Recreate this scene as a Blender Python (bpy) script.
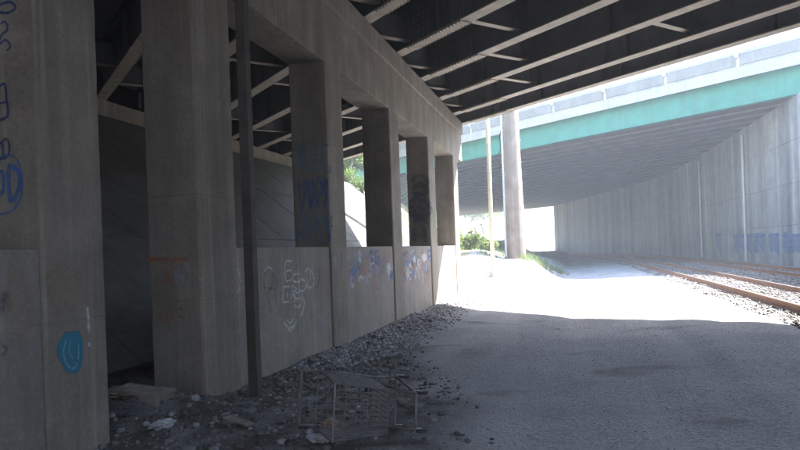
import bpy, bmesh, math, random
import numpy as np
from mathutils import Vector, Matrix, noise

random.seed(7)
RNG = np.random.default_rng(7)
scene = bpy.context.scene
for o in list(bpy.data.objects):
    bpy.data.objects.remove(o)
COL = scene.collection

# ------------------------------------------------------------------ camera
# world: +Y runs along the pier row, +X to the right, metres
EYE = 1.70
F_PX = 650.0                      # focal length in pixels of the 800 px wide photograph
YAW = math.radians(15.06)         # the camera looks this far to the left of the pier row
ROLL = math.radians(2.1)
HORIZON = 26.0                    # horizon is this many pixels under the middle
fw = Vector((-math.sin(YAW), math.cos(YAW), 0))
r0 = Vector((math.cos(YAW), math.sin(YAW), 0))
up0 = Vector((0, 0, 1))
CR = r0 * math.cos(ROLL) - up0 * math.sin(ROLL)
CU = up0 * math.cos(ROLL) + r0 * math.sin(ROLL)
CAM = Vector((0, 0, EYE))
cd = bpy.data.cameras.new('camera')
cam = bpy.data.objects.new('camera', cd)
COL.objects.link(cam)
M3 = Matrix((CR, CU, -fw)).transposed()
cam.matrix_world = Matrix.Translation(CAM) @ M3.to_4x4()
cd.sensor_width = 36.0
cd.lens = 36.0 * F_PX / 800.0
cd.shift_y = HORIZON / 800.0
cd.clip_start = 0.05
cd.clip_end = 3000
scene.camera = cam


def ray(px, py):
    x = (px - 400.0) / F_PX
    y = (225.0 + HORIZON - py) / F_PX
    return (fw + CR * x + CU * y)


def on_plane(px, py, p0, n):
    d = ray(px, py)
    k = (Vector(p0) - CAM).dot(n) / d.dot(n)
    return CAM + d * k


def on_ground(px, py, z=0.0):
    return on_plane(px, py, (0, 0, z), Vector((0, 0, 1)))


# ------------------------------------------------------------------ sky and sun
SUN_AZ, SUN_EL = math.radians(58), math.radians(52)     # azimuth from +Y towards +X
sdir = Vector((math.sin(SUN_AZ) * math.cos(SUN_EL), math.cos(SUN_AZ) * math.cos(SUN_EL), math.sin(SUN_EL)))
w = bpy.data.worlds.new('World')
scene.world = w
w.use_nodes = True
nt = w.node_tree
bg = nt.nodes['Background']
sky = nt.nodes.new('ShaderNodeTexSky')
sky.sky_type = 'NISHITA'
sky.sun_disc = False
sky.sun_elevation = SUN_EL
sky.sun_rotation = SUN_AZ
sky.air_density = 1.2
sky.dust_density = 1.5
sky.ozone_density = 1.0
nt.links.new(sky.outputs[0], bg.inputs[0])
bg.inputs[1].default_value = 0.15
sl = bpy.data.lights.new('sun', 'SUN')
sl.energy = 5.0
sl.angle = math.radians(0.5)
sl.color = (1.0, 0.98, 0.955)
so = bpy.data.objects.new('sun', sl)
so.rotation_euler = sdir.to_track_quat('Z', 'Y').to_euler()
so.location = (20, 20, 40)
COL.objects.link(so)

scene.view_settings.view_transform = 'Standard'
scene.view_settings.look = 'None'
scene.view_settings.gamma = 1.0
scene.view_settings.exposure = 2.95
scene.view_settings.use_curve_mapping = False
scene.render.engine = 'CYCLES'
scene.cycles.max_bounces = 10
scene.cycles.diffuse_bounces = 6
scene.cycles.transparent_max_bounces = 12
scene.cycles.volume_bounces = 1
HAZE = 0.0021

# ------------------------------------------------------------------ materials


def mat_base(name):
    m = bpy.data.materials.new(name)
    m.use_nodes = True
    t = m.node_tree
    b = t.nodes['Principled BSDF']
    return m, t, b


def nd(t, kind, **kw):
    n = t.nodes.new(kind)
    for k, v in kw.items():
        if k == 'inputs':
            for a, c in v.items():
                n.inputs[a].default_value = c
        else:
            setattr(n, k, v)
    return n


def ramp(t, fac, stops):
    n = t.nodes.new('ShaderNodeValToRGB')
    e = n.color_ramp.elements
    while len(e) < len(stops):
        e.new(0.5)
    for q, (p, c) in zip(e, stops):
        q.position = p
        q.color = (*c, 1) if len(c) == 3 else c
    t.links.new(fac, n.inputs[0])
    return n.outputs[0]


def mixc(t, fac, a, b, mode='MIX'):
    n = t.nodes.new('ShaderNodeMix')
    n.data_type = 'RGBA'
    n.blend_type = mode
    for sock, v in ((n.inputs[0], fac), (n.inputs[6], a), (n.inputs[7], b)):
        if isinstance(v, (int, float)):
            sock.default_value = v
        elif isinstance(v, tuple):
            sock.default_value = (*v, 1)
        else:
            t.links.new(v, sock)
    return n.outputs[2]


def pos(t, scale=(1, 1, 1)):
    g = t.nodes.new('ShaderNodeNewGeometry')
    mp = t.nodes.new('ShaderNodeMapping')
    mp.inputs['Scale'].default_value = scale
    t.links.new(g.outputs['Position'], mp.inputs[0])
    return mp.outputs[0]


def nz(t, vec, scale, detail=6, rough=0.6, dist=0.0):
    n = nd(t, 'ShaderNodeTexNoise', inputs={'Scale': scale, 'Detail': detail, 'Roughness': rough, 'Distortion': dist})
    t.links.new(vec, n.inputs['Vector'])
    return n.outputs['Fac']


def bump(t, b, h, strength, dist):
    n = nd(t, 'ShaderNodeBump', inputs={'Strength': strength, 'Distance': dist})
    t.links.new(h, n.inputs['Height'])
    t.links.new(n.outputs[0], b.inputs['Normal'])


def concrete(name, dark, light, stain, streak=0.5, wide=3.2, joint=0.16):
    m, t, b = mat_base(name)
    p = pos(t)
    base = ramp(t, nz(t, p, 1.3, 9, 0.65, 0.4), [(0.3, dark), (0.72, light)])
    fine = ramp(t, nz(t, p, 22, 4, 0.7), [(0.3, (0.75, 0.75, 0.75)), (0.7, (1.1, 1.1, 1.1))])
    c = mixc(t, 1.0, base, fine, 'MULTIPLY')
    st = nz(t, pos(t, (wide, wide, 0.035 * wide)), 1.0, 5, 0.6, 0.2)
    sf = ramp(t, st, [(0.44, (0, 0, 0)), (0.68, (streak,) * 3)])
    c = mixc(t, sf, c, stain)
    st2 = nz(t, pos(t, (2.9 * wide, 2.9 * wide, 0.08 * wide)), 1.0, 4, 0.6, 0.1)
    sf2 = ramp(t, st2, [(0.56, (0, 0, 0)), (0.72, (streak * 0.6,) * 3)])
    c = mixc(t, sf2, c, tuple(min(1, v * 1.5) for v in light))
    blot = nz(t, p, 0.55, 5, 0.55, 0.8)
    c = mixc(t, ramp(t, blot, [(0.5, (0, 0, 0)), (0.62, (0.35,) * 3)]), c, tuple(v * 1.25 for v in dark))
    t.links.new(c, b.inputs['Base Color'])
    b.inputs['Roughness'].default_value = 0.88
    h = nz(t, p, 30, 5, 0.75)
    brd = nz(t, pos(t, (9, 9, 0.3)), 1.0, 2, 0.5)
    a = nd(t, 'ShaderNodeMath', operation='ADD')
    t.links.new(h, a.inputs[0])
    t.links.new(brd, a.inputs[1])
    # lift joints of the formwork and tie holes
    sx_ = nd(t, 'ShaderNodeSeparateXYZ')
    t.links.new(p, sx_.inputs[0])
    ad_ = nd(t, 'ShaderNodeMath', operation='MULTIPLY_ADD')
    ad_.inputs[1].default_value = 0.012
    t.links.new(nz(t, p, 3.0, 3, 0.5), ad_.inputs[0])
    t.links.new(sx_.outputs['Z'], ad_.inputs[2])
    md = nd(t, 'ShaderNodeMath', operation='PINGPONG')
    md.inputs[1].default_value = 0.61
    t.links.new(ad_.outputs[0], md.inputs[0])
    ln_ = ramp(t, md.outputs[0], [(0.0, (0, 0, 0)), (0.014, (1, 1, 1))])
    vv = nd(t, 'ShaderNodeTexVoronoi', inputs={'Scale': 1.35, 'Randomness': 0.25})
    t.links.new(p, vv.inputs['Vector'])
    hl = ramp(t, vv.outputs['Distance'], [(0.035, (0, 0, 0)), (0.05, (1, 1, 1))])
    mm = mixc(t, 1.0, ln_, hl, 'MULTIPLY')
    sm = nd(t, 'ShaderNodeMath', operation='MULTIPLY_ADD')
    sm.inputs[1].default_value = joint * 1.6
    t.links.new(mm, sm.inputs[0])
    t.links.new(a.outputs[0], sm.inputs[2])
    jn = nd(t, 'ShaderNodeMath', operation='MULTIPLY')
    jn.inputs[1].default_value = joint * 2
    t.links.new(ramp(t, nz(t, p, 1.1, 3, 0.5), [(0.4, (0, 0, 0)), (0.6, (1, 1, 1))]), jn.inputs[0])
    c2 = mixc(t, mm, mixc(t, jn.outputs[0], c, (0.05, 0.045, 0.04)), c)
    t.links.new(c2, b.inputs['Base Color'])
    bump(t, b, sm.outputs[0], 0.45, 0.02)
    return m


def simple(name, c1, c2, scale=8, rough=0.6, metal=0.0, bmp=0.2, bscale=40):
    m, t, b = mat_base(name)
    p = pos(t)
    t.links.new(ramp(t, nz(t, p, scale, 6, 0.65, 0.3), [(0.32, c1), (0.7, c2)]), b.inputs['Base Color'])
    b.inputs['Roughness'].default_value = rough
    b.inputs['Metallic'].default_value = metal
    if bmp:
        bump(t, b, nz(t, p, bscale, 4, 0.7), bmp, 0.01)
    return m


def paint(name, c, cover=0.5):
    """weathered spray paint: the wall shows through where it has worn off"""
    m, t, b = mat_base(name)
    p = pos(t)
    t.links.new(mixc(t, nz(t, p, 7, 3, 0.6), tuple(v * 0.8 for v in c), tuple(min(1, v * 1.15) for v in c)), b.inputs['Base Color'])
    b.inputs['Roughness'].default_value = 0.75
    n = nz(t, p, 16, 7, 0.75, 0.6)
    lo = 0.62 - 0.3 * cover
    b.inputs['Alpha'].default_value = 1
    al = ramp(t, n, [(max(0.02, lo - 0.17), (0.04,) * 3), (lo + 0.1, (0.45 + 0.5 * cover,) * 3)])
    at = nd(t, 'ShaderNodeAttribute', attribute_name='fade')
    inv = nd(t, 'ShaderNodeMath', operation='SUBTRACT')
    inv.inputs[0].default_value = 1.0
    t.links.new(at.outputs['Fac'], inv.inputs[1])
    ml = nd(t, 'ShaderNodeMath', operation='MULTIPLY')
    t.links.new(al, ml.inputs[0])
    t.links.new(inv.outputs[0], ml.inputs[1])
    t.links.new(ml.outputs[0], b.inputs['Alpha'])
    return m


M = {}
M['pier'] = concrete('pier_concrete', (0.155, 0.131, 0.105), (0.30, 0.262, 0.213), (0.115, 0.095, 0.075), 0.5)
M['wallA'] = concrete('crash_wall_concrete', (0.19, 0.166, 0.14), (0.33, 0.298, 0.262), (0.135, 0.117, 0.1), 0.4)
M['abut'] = concrete('abutment_concrete', (0.20, 0.195, 0.19), (0.36, 0.352, 0.34), (0.075, 0.073, 0.075), 1.0, 0.5)
M['deckc'] = concrete('deck_concrete', (0.19, 0.185, 0.178), (0.30, 0.29, 0.28), (0.17, 0.165, 0.16), 0.3)
M['parapet'] = concrete('parapet_concrete', (0.33, 0.32, 0.30), (0.46, 0.445, 0.42), (0.24, 0.23, 0.21), 0.4)
M['slope'] = concrete('slope_concrete', (0.11, 0.102, 0.095), (0.20, 0.19, 0.18), (0.08, 0.075, 0.07), 0.4)
M['steel'] = simple('girder_paint', (0.085, 0.085, 0.09), (0.135, 0.13, 0.13), 2.2, 0.6, 0, 0.15, 60)
M['flange'] = simple('girder_flange_lit', (0.22, 0.19, 0.155), (0.36, 0.315, 0.26), 3.0, 0.65, 0, 0.15, 60)  # paler than the webs: bounce light from below put into the colour
M['bolt'] = simple('galvanised_bolt', (0.4, 0.37, 0.33), (0.5, 0.47, 0.43), 20, 0.5, 0.1, 0)
m, t, b = mat_base('teal_paint')
p = pos(t)
c = ramp(t, nz(t, p, 1.3, 6, 0.6, 0.3), [(0.3, (0.014, 0.165, 0.12)), (0.7, (0.026, 0.225, 0.17))])
c = mixc(t, ramp(t, nz(t, pos(t, (2.2, 2.2, 0.3)), 1.0, 5, 0.65, 0.2), [(0.52, (0, 0, 0)), (0.7, (0.4,) * 3)]), c, (0.035, 0.10, 0.08))
c = mixc(t, ramp(t, nz(t, p, 2.6, 7, 0.7, 0.5), [(0.66, (0, 0, 0)), (0.72, (0.7,) * 3)]), c, (0.13, 0.075, 0.045))
t.links.new(c, b.inputs['Base Color'])
b.inputs['Roughness'].default_value = 0.55
M['teal'] = m
M['brown'] = simple('far_girder_paint', (0.035, 0.03, 0.027), (0.07, 0.058, 0.05), 0.8, 0.7, 0, 0.1, 20)
M['litflange'] = simple('far_flange_lit', (0.13, 0.10, 0.08), (0.24, 0.19, 0.155), 0.9, 0.7, 0, 0.1, 20)  # lit undersides painted in as a lighter brown than the far webs
M['rail'] = simple('rusted_rail', (0.17, 0.075, 0.034), (0.31, 0.155, 0.08), 6, 0.75, 0.1, 0.3, 70)
M['railtop'] = simple('polished_rail_head', (0.45, 0.42, 0.4), (0.6, 0.58, 0.56), 9, 0.28, 0.9, 0)
M['sleeper'] = simple('creosoted_timber', (0.05, 0.038, 0.028), (0.13, 0.10, 0.075), 5, 0.9, 0, 0.5, 25)
M['galv'] = simple('galvanised_steel', (0.42, 0.42, 0.42), (0.56, 0.56, 0.55), 6, 0.5, 0.3, 0.05)
M['wood'] = concrete('weathered_pole', (0.20, 0.155, 0.12), (0.37, 0.31, 0.26), (0.11, 0.085, 0.065), 0.8, 3.2, 0.0)
M['cream'] = simple('faded_yellow_paint', (0.52, 0.48, 0.33), (0.66, 0.62, 0.46), 5, 0.6, 0, 0.1)
M['postrust'] = simple('dark_rusted_steel', (0.045, 0.040, 0.036), (0.085, 0.072, 0.062), 5, 0.8, 0.1, 0.4, 50)
M['wire'] = simple('cart_wire', (0.10, 0.085, 0.075), (0.22, 0.215, 0.215), 14, 0.5, 0.3, 0)
M['rubber'] = simple('black_rubber', (0.02, 0.02, 0.02), (0.04, 0.04, 0.04), 10, 0.8, 0, 0.1)
M['plasticred'] = simple('faded_plastic', (0.10, 0.085, 0.08), (0.18, 0.16, 0.155), 10, 0.5, 0, 0)
M['bag'] = simple('white_plastic_bag', (0.28, 0.28, 0.29), (0.42, 0.42, 0.43), 6, 0.5, 0, 0.6, 18)
M['tanbag'] = simple('tan_paper_bag', (0.17, 0.12, 0.085), (0.28, 0.21, 0.16), 6, 0.8, 0, 0.6, 18)
M['board'] = simple('grey_board', (0.15, 0.13, 0.11), (0.26, 0.23, 0.2), 7, 0.85, 0, 0.3, 30)
M['bark'] = simple('bark', (0.06, 0.045, 0.032), (0.13, 0.10, 0.075), 7, 0.9, 0, 0.6, 20)
M['rock'] = simple('broken_stone', (0.09, 0.088, 0.085), (0.19, 0.187, 0.18), 9, 0.9, 0, 0.5, 30)
M['cardboard'] = simple('cardboard', (0.2, 0.135, 0.08), (0.3, 0.21, 0.13), 5, 0.9, 0, 0.2, 20)
M['bluecup'] = simple('blue_plastic', (0.05, 0.12, 0.22), (0.08, 0.18, 0.3), 8, 0.4, 0, 0)
for i, (a, b_) in enumerate((((0.035, 0.065, 0.012), (0.11, 0.16, 0.035)), ((0.055, 0.085, 0.018), (0.14, 0.18, 0.05)))):
    m, t, b = mat_base('leaf_%d' % i)
    oi = nd(t, 'ShaderNodeNewGeometry')
    t.links.new(ramp(t, oi.outputs['Random Per Island'], [(0.0, a), (1.0, b_)]), b.inputs['Base Color'])
    b.inputs['Roughness'].default_value = 0.6
    tr = nd(t, 'ShaderNodeBsdfTranslucent')
    tr.inputs[0].default_value = (b_[0] * 1.3, b_[1] * 1.4, b_[2], 1)
    mx = nd(t, 'ShaderNodeMixShader', inputs={0: 0.35})
    t.links.new(b.outputs[0], mx.inputs[1])
    t.links.new(tr.outputs[0], mx.inputs[2])
    t.links.new(mx.outputs[0], t.nodes['Material Output'].inputs[0])
    M['leaf%d' % i] = m
M['grass'] = M['leaf1']

# ground: dusty gravel with darker oily patches
m, t, b = mat_base('gravel_ground')
p = pos(t)
c = ramp(t, nz(t, p, 0.35, 8, 0.6, 0.7), [(0.3, (0.24, 0.24, 0.247)), (0.7, (0.36, 0.358, 0.365))])
vo = nd(t, 'ShaderNodeTexVoronoi', inputs={'Scale': 38.0})
t.links.new(p, vo.inputs['Vector'])
c = mixc(t, 0.6, c, ramp(t, vo.outputs['Color'], [(0.1, (0.55, 0.55, 0.55)), (0.9, (1.35, 1.33, 1.3))]), 'MULTIPLY')
pt = nz(t, pos(t, (0.55, 0.9, 1)), 1.0, 4, 0.5, 0.6)
c = mixc(t, ramp(t, pt, [(0.60, (0, 0, 0)), (0.68, (0.6,) * 3)]), c, (0.10, 0.078, 0.062))
wv = nz(t, pos(t, (1.6, 0.12, 1)), 1.0, 3, 0.5, 0.3)
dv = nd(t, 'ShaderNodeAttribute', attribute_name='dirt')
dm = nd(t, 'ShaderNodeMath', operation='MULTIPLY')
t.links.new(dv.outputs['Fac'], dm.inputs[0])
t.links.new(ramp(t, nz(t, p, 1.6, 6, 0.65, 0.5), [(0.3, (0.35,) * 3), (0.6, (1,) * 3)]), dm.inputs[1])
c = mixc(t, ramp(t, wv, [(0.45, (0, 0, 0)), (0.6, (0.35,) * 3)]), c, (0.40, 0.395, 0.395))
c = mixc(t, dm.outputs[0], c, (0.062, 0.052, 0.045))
t.links.new(c, b.inputs['Base Color'])
b.inputs['Roughness'].default_value = 0.95
ad = nd(t, 'ShaderNodeMath', operation='MULTIPLY_ADD')
ad.inputs[1].default_value = 1.2
t.links.new(vo.outputs['Distance'], ad.inputs[0])
t.links.new(nz(t, p, 60, 5, 0.75), ad.inputs[2])
bump(t, b, ad.outputs[0], 0.8, 0.02)
M['ground'] = m
M['soil'] = simple('dry_grass_soil', (0.16, 0.14, 0.075), (0.27, 0.25, 0.14), 0.8, 0.95, 0, 0.8, 12)
m, t, b = mat_base('stones')
g = nd(t, 'ShaderNodeNewGeometry')
t.links.new(ramp(t, g.outputs['Random Per Island'], [(0, (0.05, 0.046, 0.043)), (0.5, (0.12, 0.113, 0.105)), (0.9, (0.20, 0.195, 0.19)), (1.0, (0.30, 0.30, 0.30))]), b.inputs['Base Color'])
b.inputs['Roughness'].default_value = 0.9
bump(t, b, nz(t, pos(t), 45, 4, 0.7), 0.5, 0.01)
M['stone'] = m
m, t, b = mat_base('pale_gravel')
g = nd(t, 'ShaderNodeNewGeometry')
t.links.new(ramp(t, g.outputs['Random Per Island'], [(0, (0.18, 0.18, 0.182)), (0.5, (0.28, 0.279, 0.28)), (1.0, (0.42, 0.417, 0.42))]), b.inputs['Base Color'])
b.inputs['Roughness'].default_value = 0.9
M['pale'] = m
m, t, b = mat_base('ballast_stones')
g = nd(t, 'ShaderNodeNewGeometry')
t.links.new(ramp(t, g.outputs['Random Per Island'], [(0, (0.10, 0.085, 0.075)), (0.5, (0.19, 0.175, 0.165)), (1.0, (0.33, 0.30, 0.275))]), b.inputs['Base Color'])
b.inputs['Roughness'].default_value = 0.9
M['ballast'] = m
P = {}
P['blue'] = paint('spray_blue', (0.05, 0.13, 0.36), 0.55)
P['navy'] = paint('spray_navy', (0.025, 0.05, 0.15), 0.75)
P['lightblue'] = paint('spray_light_blue', (0.12, 0.28, 0.5), 0.4)
P['teal'] = paint('spray_teal', (0.02, 0.17, 0.25), 1.0)
P['paleteal'] = paint('spray_pale_teal', (0.16, 0.34, 0.42), 0.75)
P['white'] = paint('spray_white', (0.66, 0.66, 0.66), 0.6)
P['red'] = paint('spray_red', (0.42, 0.10, 0.09), 0.3)
P['faintred'] = paint('spray_faded_red', (0.35, 0.12, 0.10), 0.1)
P['orange'] = paint('spray_orange', (0.46, 0.15, 0.07), 0.42)
P['tan'] = paint('cover_tan', (0.30, 0.235, 0.18), 0.45)
P['grey'] = paint('cover_grey', (0.34, 0.335, 0.33), 0.5)
P['black'] = paint('spray_black', (0.045, 0.05, 0.07), 0.3)
P['abutblue'] = paint('spray_abutment_blue', (0.10, 0.17, 0.30), 0.5)
P['abutpale'] = paint('spray_abutment_pale', (0.35, 0.4, 0.48), 0.4)

# ------------------------------------------------------------------ helpers


def link(o, parent=None):
    COL.objects.link(o)
    if parent is not None:
        o.parent = parent
    return o


def tag(o, label=None, cat=None, group=None, kind=None):
    for k, v in (('label', label), ('category', cat), ('group', group), ('kind', kind)):
        if v:
            o[k] = v
    return o


def empty(name, loc=(0, 0, 0), rz=0.0):
    o = bpy.data.objects.new(name, None)
    o.location = loc
    o.rotation_euler = (0, 0, rz)
    o.empty_display_size = 0.3
    return link(o)


def mesh_obj(name, bm, mat, parent=None, smooth=False):
    me = bpy.data.meshes.new(name)
    bm.normal_update()
    bm.to_mesh(me)
    bm.free()
    me.materials.append(mat)
    if smooth:
        for f in me.polygons:
            f.use_smooth = True
    return link(bpy.data.objects.new(name, me), parent)


def inst(name, src, parent=None, loc=(0, 0, 0), rz=0.0):
    o = bpy.data.objects.new(name, src.data if hasattr(src, 'data') else src)
    o.location = loc
    o.rotation_euler = (0, 0, rz)
    return link(o, parent)


def box(bm, x0, x1, y0, y1, z0, z1, bev=0.0):
    vs = [bm.verts.new((x, y, z)) for z in (z0, z1) for y in (y0, y1) for x in (x0, x1)]
    fs = [(0, 2, 3, 1), (4, 5, 7, 6), (0, 1, 5, 4), (2, 6, 7, 3), (0, 4, 6, 2), (1, 3, 7, 5)]
    faces = [bm.faces.new([vs[i] for i in f]) for f in fs]
    if bev:
        es = list({e for f in faces for e in f.edges})
        bmesh.ops.bevel(bm, geom=es, offset=bev, segments=2, affect='EDGES', profile=0.6)
    return faces


def boxobj(name, x0, x1, y0, y1, z0, z1, mat, parent=None, bev=0.0):
    bm = bmesh.new()
    box(bm, x0, x1, y0, y1, z0, z1, bev)
    return mesh_obj(name, bm, mat, parent)


def tube(bm, pts, r, n=8, caps=True):
    """tube along a polyline; r is a number or a list"""
    pts = [Vector(q) for q in pts]
    rings = []
    for i, q in enumerate(pts):
        d = (pts[min(i + 1, len(pts) - 1)] - pts[max(i - 1, 0)]).normalized()
        a = d.orthogonal().normalized() if abs(d.z) < 0.95 else Vector((1, 0, 0)) - d * d.x
        a.normalize()
        c_ = d.cross(a)
        rr = r[i] if isinstance(r, (list, tuple)) else r
        rings.append([bm.verts.new(q + (a * math.cos(2 * math.pi * k / n) + c_ * math.sin(2 * math.pi * k / n)) * rr) for k in range(n)])
    for u, v in zip(rings, rings[1:]):
        for k in range(n):
            bm.faces.new((u[k], u[(k + 1) % n], v[(k + 1) % n], v[k]))
    if caps:
        bm.faces.new(rings[0][::-1])
        bm.faces.new(rings[-1])


OFF = [0]


def ribbon(bm, pts3, width, n):
    """a flat brush stroke with round ends lying on a wall with normal n"""
    pts = [Vector(q) for q in pts3]
    # resample for a soft, hand drawn line
    res = []
    for i in range(len(pts) - 1):
        a, b_ = pts[i], pts[i + 1]
        pa = pts[i - 1] if i else a
        pb = pts[i + 2] if i + 2 < len(pts) else b_
        for k in range(4):
            u = k / 4
            res.append(0.5 * ((2 * a) + (b_ - pa) * u + (2 * pa - 5 * a + 4 * b_ - pb) * u * u + (3 * a - 3 * b_ + pb - pa) * u ** 3))
    res.append(pts[-1])
    OFF[0] += 1
    off = n * (0.004 + 0.0004 * (OFF[0] % 12))
    L, R = [], []
    m_ = len(res)
    for i, q in enumerate(res):
        d = res[min(i + 1, m_ - 1)] - res[max(i - 1, 0)]
        if d.length < 1e-6:
            d = Vector((0, 0, 1))
        s = d.normalized().cross(n)
        ww = width * 0.5 * (0.55 if i in (0, m_ - 1) else 1.0) * (1 + 0.18 * math.sin(i * 2.3))
        L.append(bm.verts.new(q + s * ww + off))
        R.append(bm.verts.new(q - s * ww + off))
    for i in range(m_ - 1):
        bm.faces.new((L[i], R[i], R[i + 1], L[i + 1]))


def blot(bm, c, u, v, ru, rv, n, seed=0, soft=1.0):
    """an irregular painted patch"""
    OFF[0] += 1
    off = n * (0.0025 + 0.0002 * (OFF[0] % 6))
    if not bm.verts.layers.float.get('fade'):
        bm.verts.layers.float.new('fade')
    k = 22
    vs = []
    for i in range(k):
        a = 2 * math.pi * i / k
        j = 1 + 0.22 * noise.noise(Vector((math.cos(a) * 1.5 + seed, math.sin(a) * 1.5, seed * 0.7)))
        d_ = u * math.cos(a) * ru * j + v * math.sin(a) * rv * j
        vs.append((bm.verts.new(c + d_ * (1 - 0.45 * soft) + off), bm.verts.new(c + d_ + off)))
    lay = bm.verts.layers.float.get('fade') or bm.verts.layers.float.new('fade')
    for vi, vo_ in vs:
        vo_[lay] = 1.0 if soft > 0.2 else 0.5
    bm.faces.new([q[0] for q in vs])
    for i in range(k):
        a, b_ = vs[i], vs[(i + 1) % k]
        bm.faces.new((a[0], a[1], b_[1], b_[0]))


def smooth(a, b_, x):
    q = min(1.0, max(0.0, (x - a) / (b_ - a)))
    return q * q * (3 - 2 * q)


# ------------------------------------------------------------------ plan
FACE = -4.14                      # pier faces towards the roadway
DEP = 0.69                        # pier depth
SOF = 6.67                        # underside of the near bridge's girders
CAPZ = 5.10
WALLZ = 1.82
GA = math.radians(-42.0)          # near bridge girder direction
gd = Vector((math.cos(GA), math.sin(GA), 0))
gn = Vector((-gd.y, gd.x, 0))     # across the girders, away from the camera
SOFB = 8.5                        # underside of the far bridge
gdB = Vector((-0.78, 0.626, 0)).normalized()
gnB = Vector((0.626, 0.78, 0)).normalized()
PB = Vector((10.5, 35.3, 0))      # where the far bridge's face meets the abutment wall
WALL_PTS = [(10.75, -60), (10.6, 20), (10.5, 35.3), (10.2, 52), (9.5, 68.8), (7.6, 79.5), (4.7, 89), (1.5, 100), (-2.3, 112), (-12, 138), (-26, 170), (-52, 220)]


def wall_x(y):
    for (xa, ya), (xb, yb) in zip(WALL_PTS, WALL_PTS[1:]):
        if y <= yb:
            q = (y - ya) / (yb - ya)
            return xa + (xb - xa) * q
    return WALL_PTS[-1][0]


def track_x(y):                   # smoothed wall line, for the rails
    return sum(wall_x(y + d) for d in (-9, -6, -3, 0, 3, 6, 9)) / 7.0


def ground_z(x, y):
    z = 0.035 * noise.noise(Vector((x * 0.33, y * 0.33, 0))) + 0.014 * noise.noise(Vector((x * 1.7, y * 1.7, 3)))
    # wheel ruts worn into the gravel
    if -2.5 < x < 4 and -20 < y < 60:
        wob = 0.35 * math.sin(y * 0.11) + 0.2 * noise.noise(Vector((0, y * 0.2, 4)))
        for cx in (-0.45, 1.25, 2.3):
            z -= 0.035 * math.exp(-((x - cx - wob) / 0.22) ** 2) * (0.6 + 0.5 * noise.noise(Vector((cx * 9, y * 0.3, 7))))
    # rubble heaped against the crash wall
    if y < 24:
        z += (0.03 + 0.06 * noise.noise(Vector((x, y * 0.9, 9)))) * smooth(-2.6, -4.0, x) * smooth(-5.2, -4.6, x)
        z += 0.05 * smooth(-1.0, -2.4, x) * smooth(9, 6, y) * smooth(-5, -4, x)
    z += 0.30 * math.exp(-((x + 4.9) / 0.7) ** 2 - ((y - 5.9) / 0.6) ** 2)
    # bank in the gap between the two bridges
    bk = 1.12 * smooth(22, 33.5, y) * smooth(-0.3, -2.7, x + 0.25 * noise.noise(Vector((x * 0.4, y * 0.4, 1)))) * (1 - 0.45 * smooth(42, 60, y))
    z = z + bk + 0.5 * smooth(27, 34, y) * smooth(-3.2, -5.0, x) * (1 - smooth(38, 50, y))
    # side slope on the left
    e = 0.78 * (-6.0 - x)
    top = 6.05 - 3.2 * smooth(44, 75, y)
    e = min(e * (1 - 0.35 * smooth(44, 75, y)), top)
    if x < -6:
        e += 0.12 * noise.noise(Vector((x * 0.5, y * 0.5, 5))) * (1 if y > 30 else 0.1)
        z = max(z, e)
    # railway formation
    xr = x - track_x(y) + 10.5
    z += 0.20 * smooth(-0.3, 3.3, xr) * smooth(14.5, 13.5, xr)
    if abs(x) > 60 or y > 200 or y < -60:
        z *= 0.3
    return z


# ------------------------------------------------------------------ ground
def axis(fine):
    out = []
    for a, b_, s in fine:
        k = max(1, int(round((b_ - a) / s)))
        out += [a + (b_ - a) * i / k for i in range(k)]
    out.append(fine[-1][1])
    return out


xs = axis([(-350, -100, 50), (-100, -30, 7), (-30, -15, 1.2), (-15, -6, 0.5), (-6, 4.2, 0.16), (4.2, 12, 0.4), (12, 40, 4), (40, 100, 12), (100, 350, 50)])
ys = axis([(-150, -50, 50), (-50, 0, 5), (0, 3.5, 0.5), (3.5, 13, 0.16), (13, 30, 0.33), (30, 55, 0.6), (55, 140, 3), (140, 250, 11), (250, 600, 70)])
verts = [(x, y, ground_z(x, y)) for y in ys for x in xs]
nx = len(xs)
faces, mi = [], []
for j in range(len(ys) - 1):
    for i in range(nx - 1):
        faces.append((j * nx + i, j * nx + i + 1, (j + 1) * nx + i + 1, (j + 1) * nx + i))
        cx, cy = xs[i], ys[j]
        mi.append(1 if (cx < -5.2 and cy > 27.5) or abs(cx) > 35 or cy > 150 else 0)
me = bpy.data.meshes.new('ground')
me.from_pydata(verts, [], faces)
me.materials.append(M['ground'])
me.materials.append(M['soil'])
me.polygons.foreach_set('material_index', mi)
me.polygons.foreach_set('use_smooth', [True] * len(faces))
dat = me.attributes.new('dirt', 'FLOAT', 'POINT')
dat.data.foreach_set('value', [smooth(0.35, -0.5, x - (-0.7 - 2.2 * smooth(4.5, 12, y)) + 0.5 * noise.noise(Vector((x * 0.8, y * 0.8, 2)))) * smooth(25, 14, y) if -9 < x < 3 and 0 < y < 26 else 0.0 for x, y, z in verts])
gobj = link(bpy.data.objects.new('ground', me))
tag(gobj, 'dusty grey gravel ground under and between the two bridges', 'ground', kind='structure')

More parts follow.
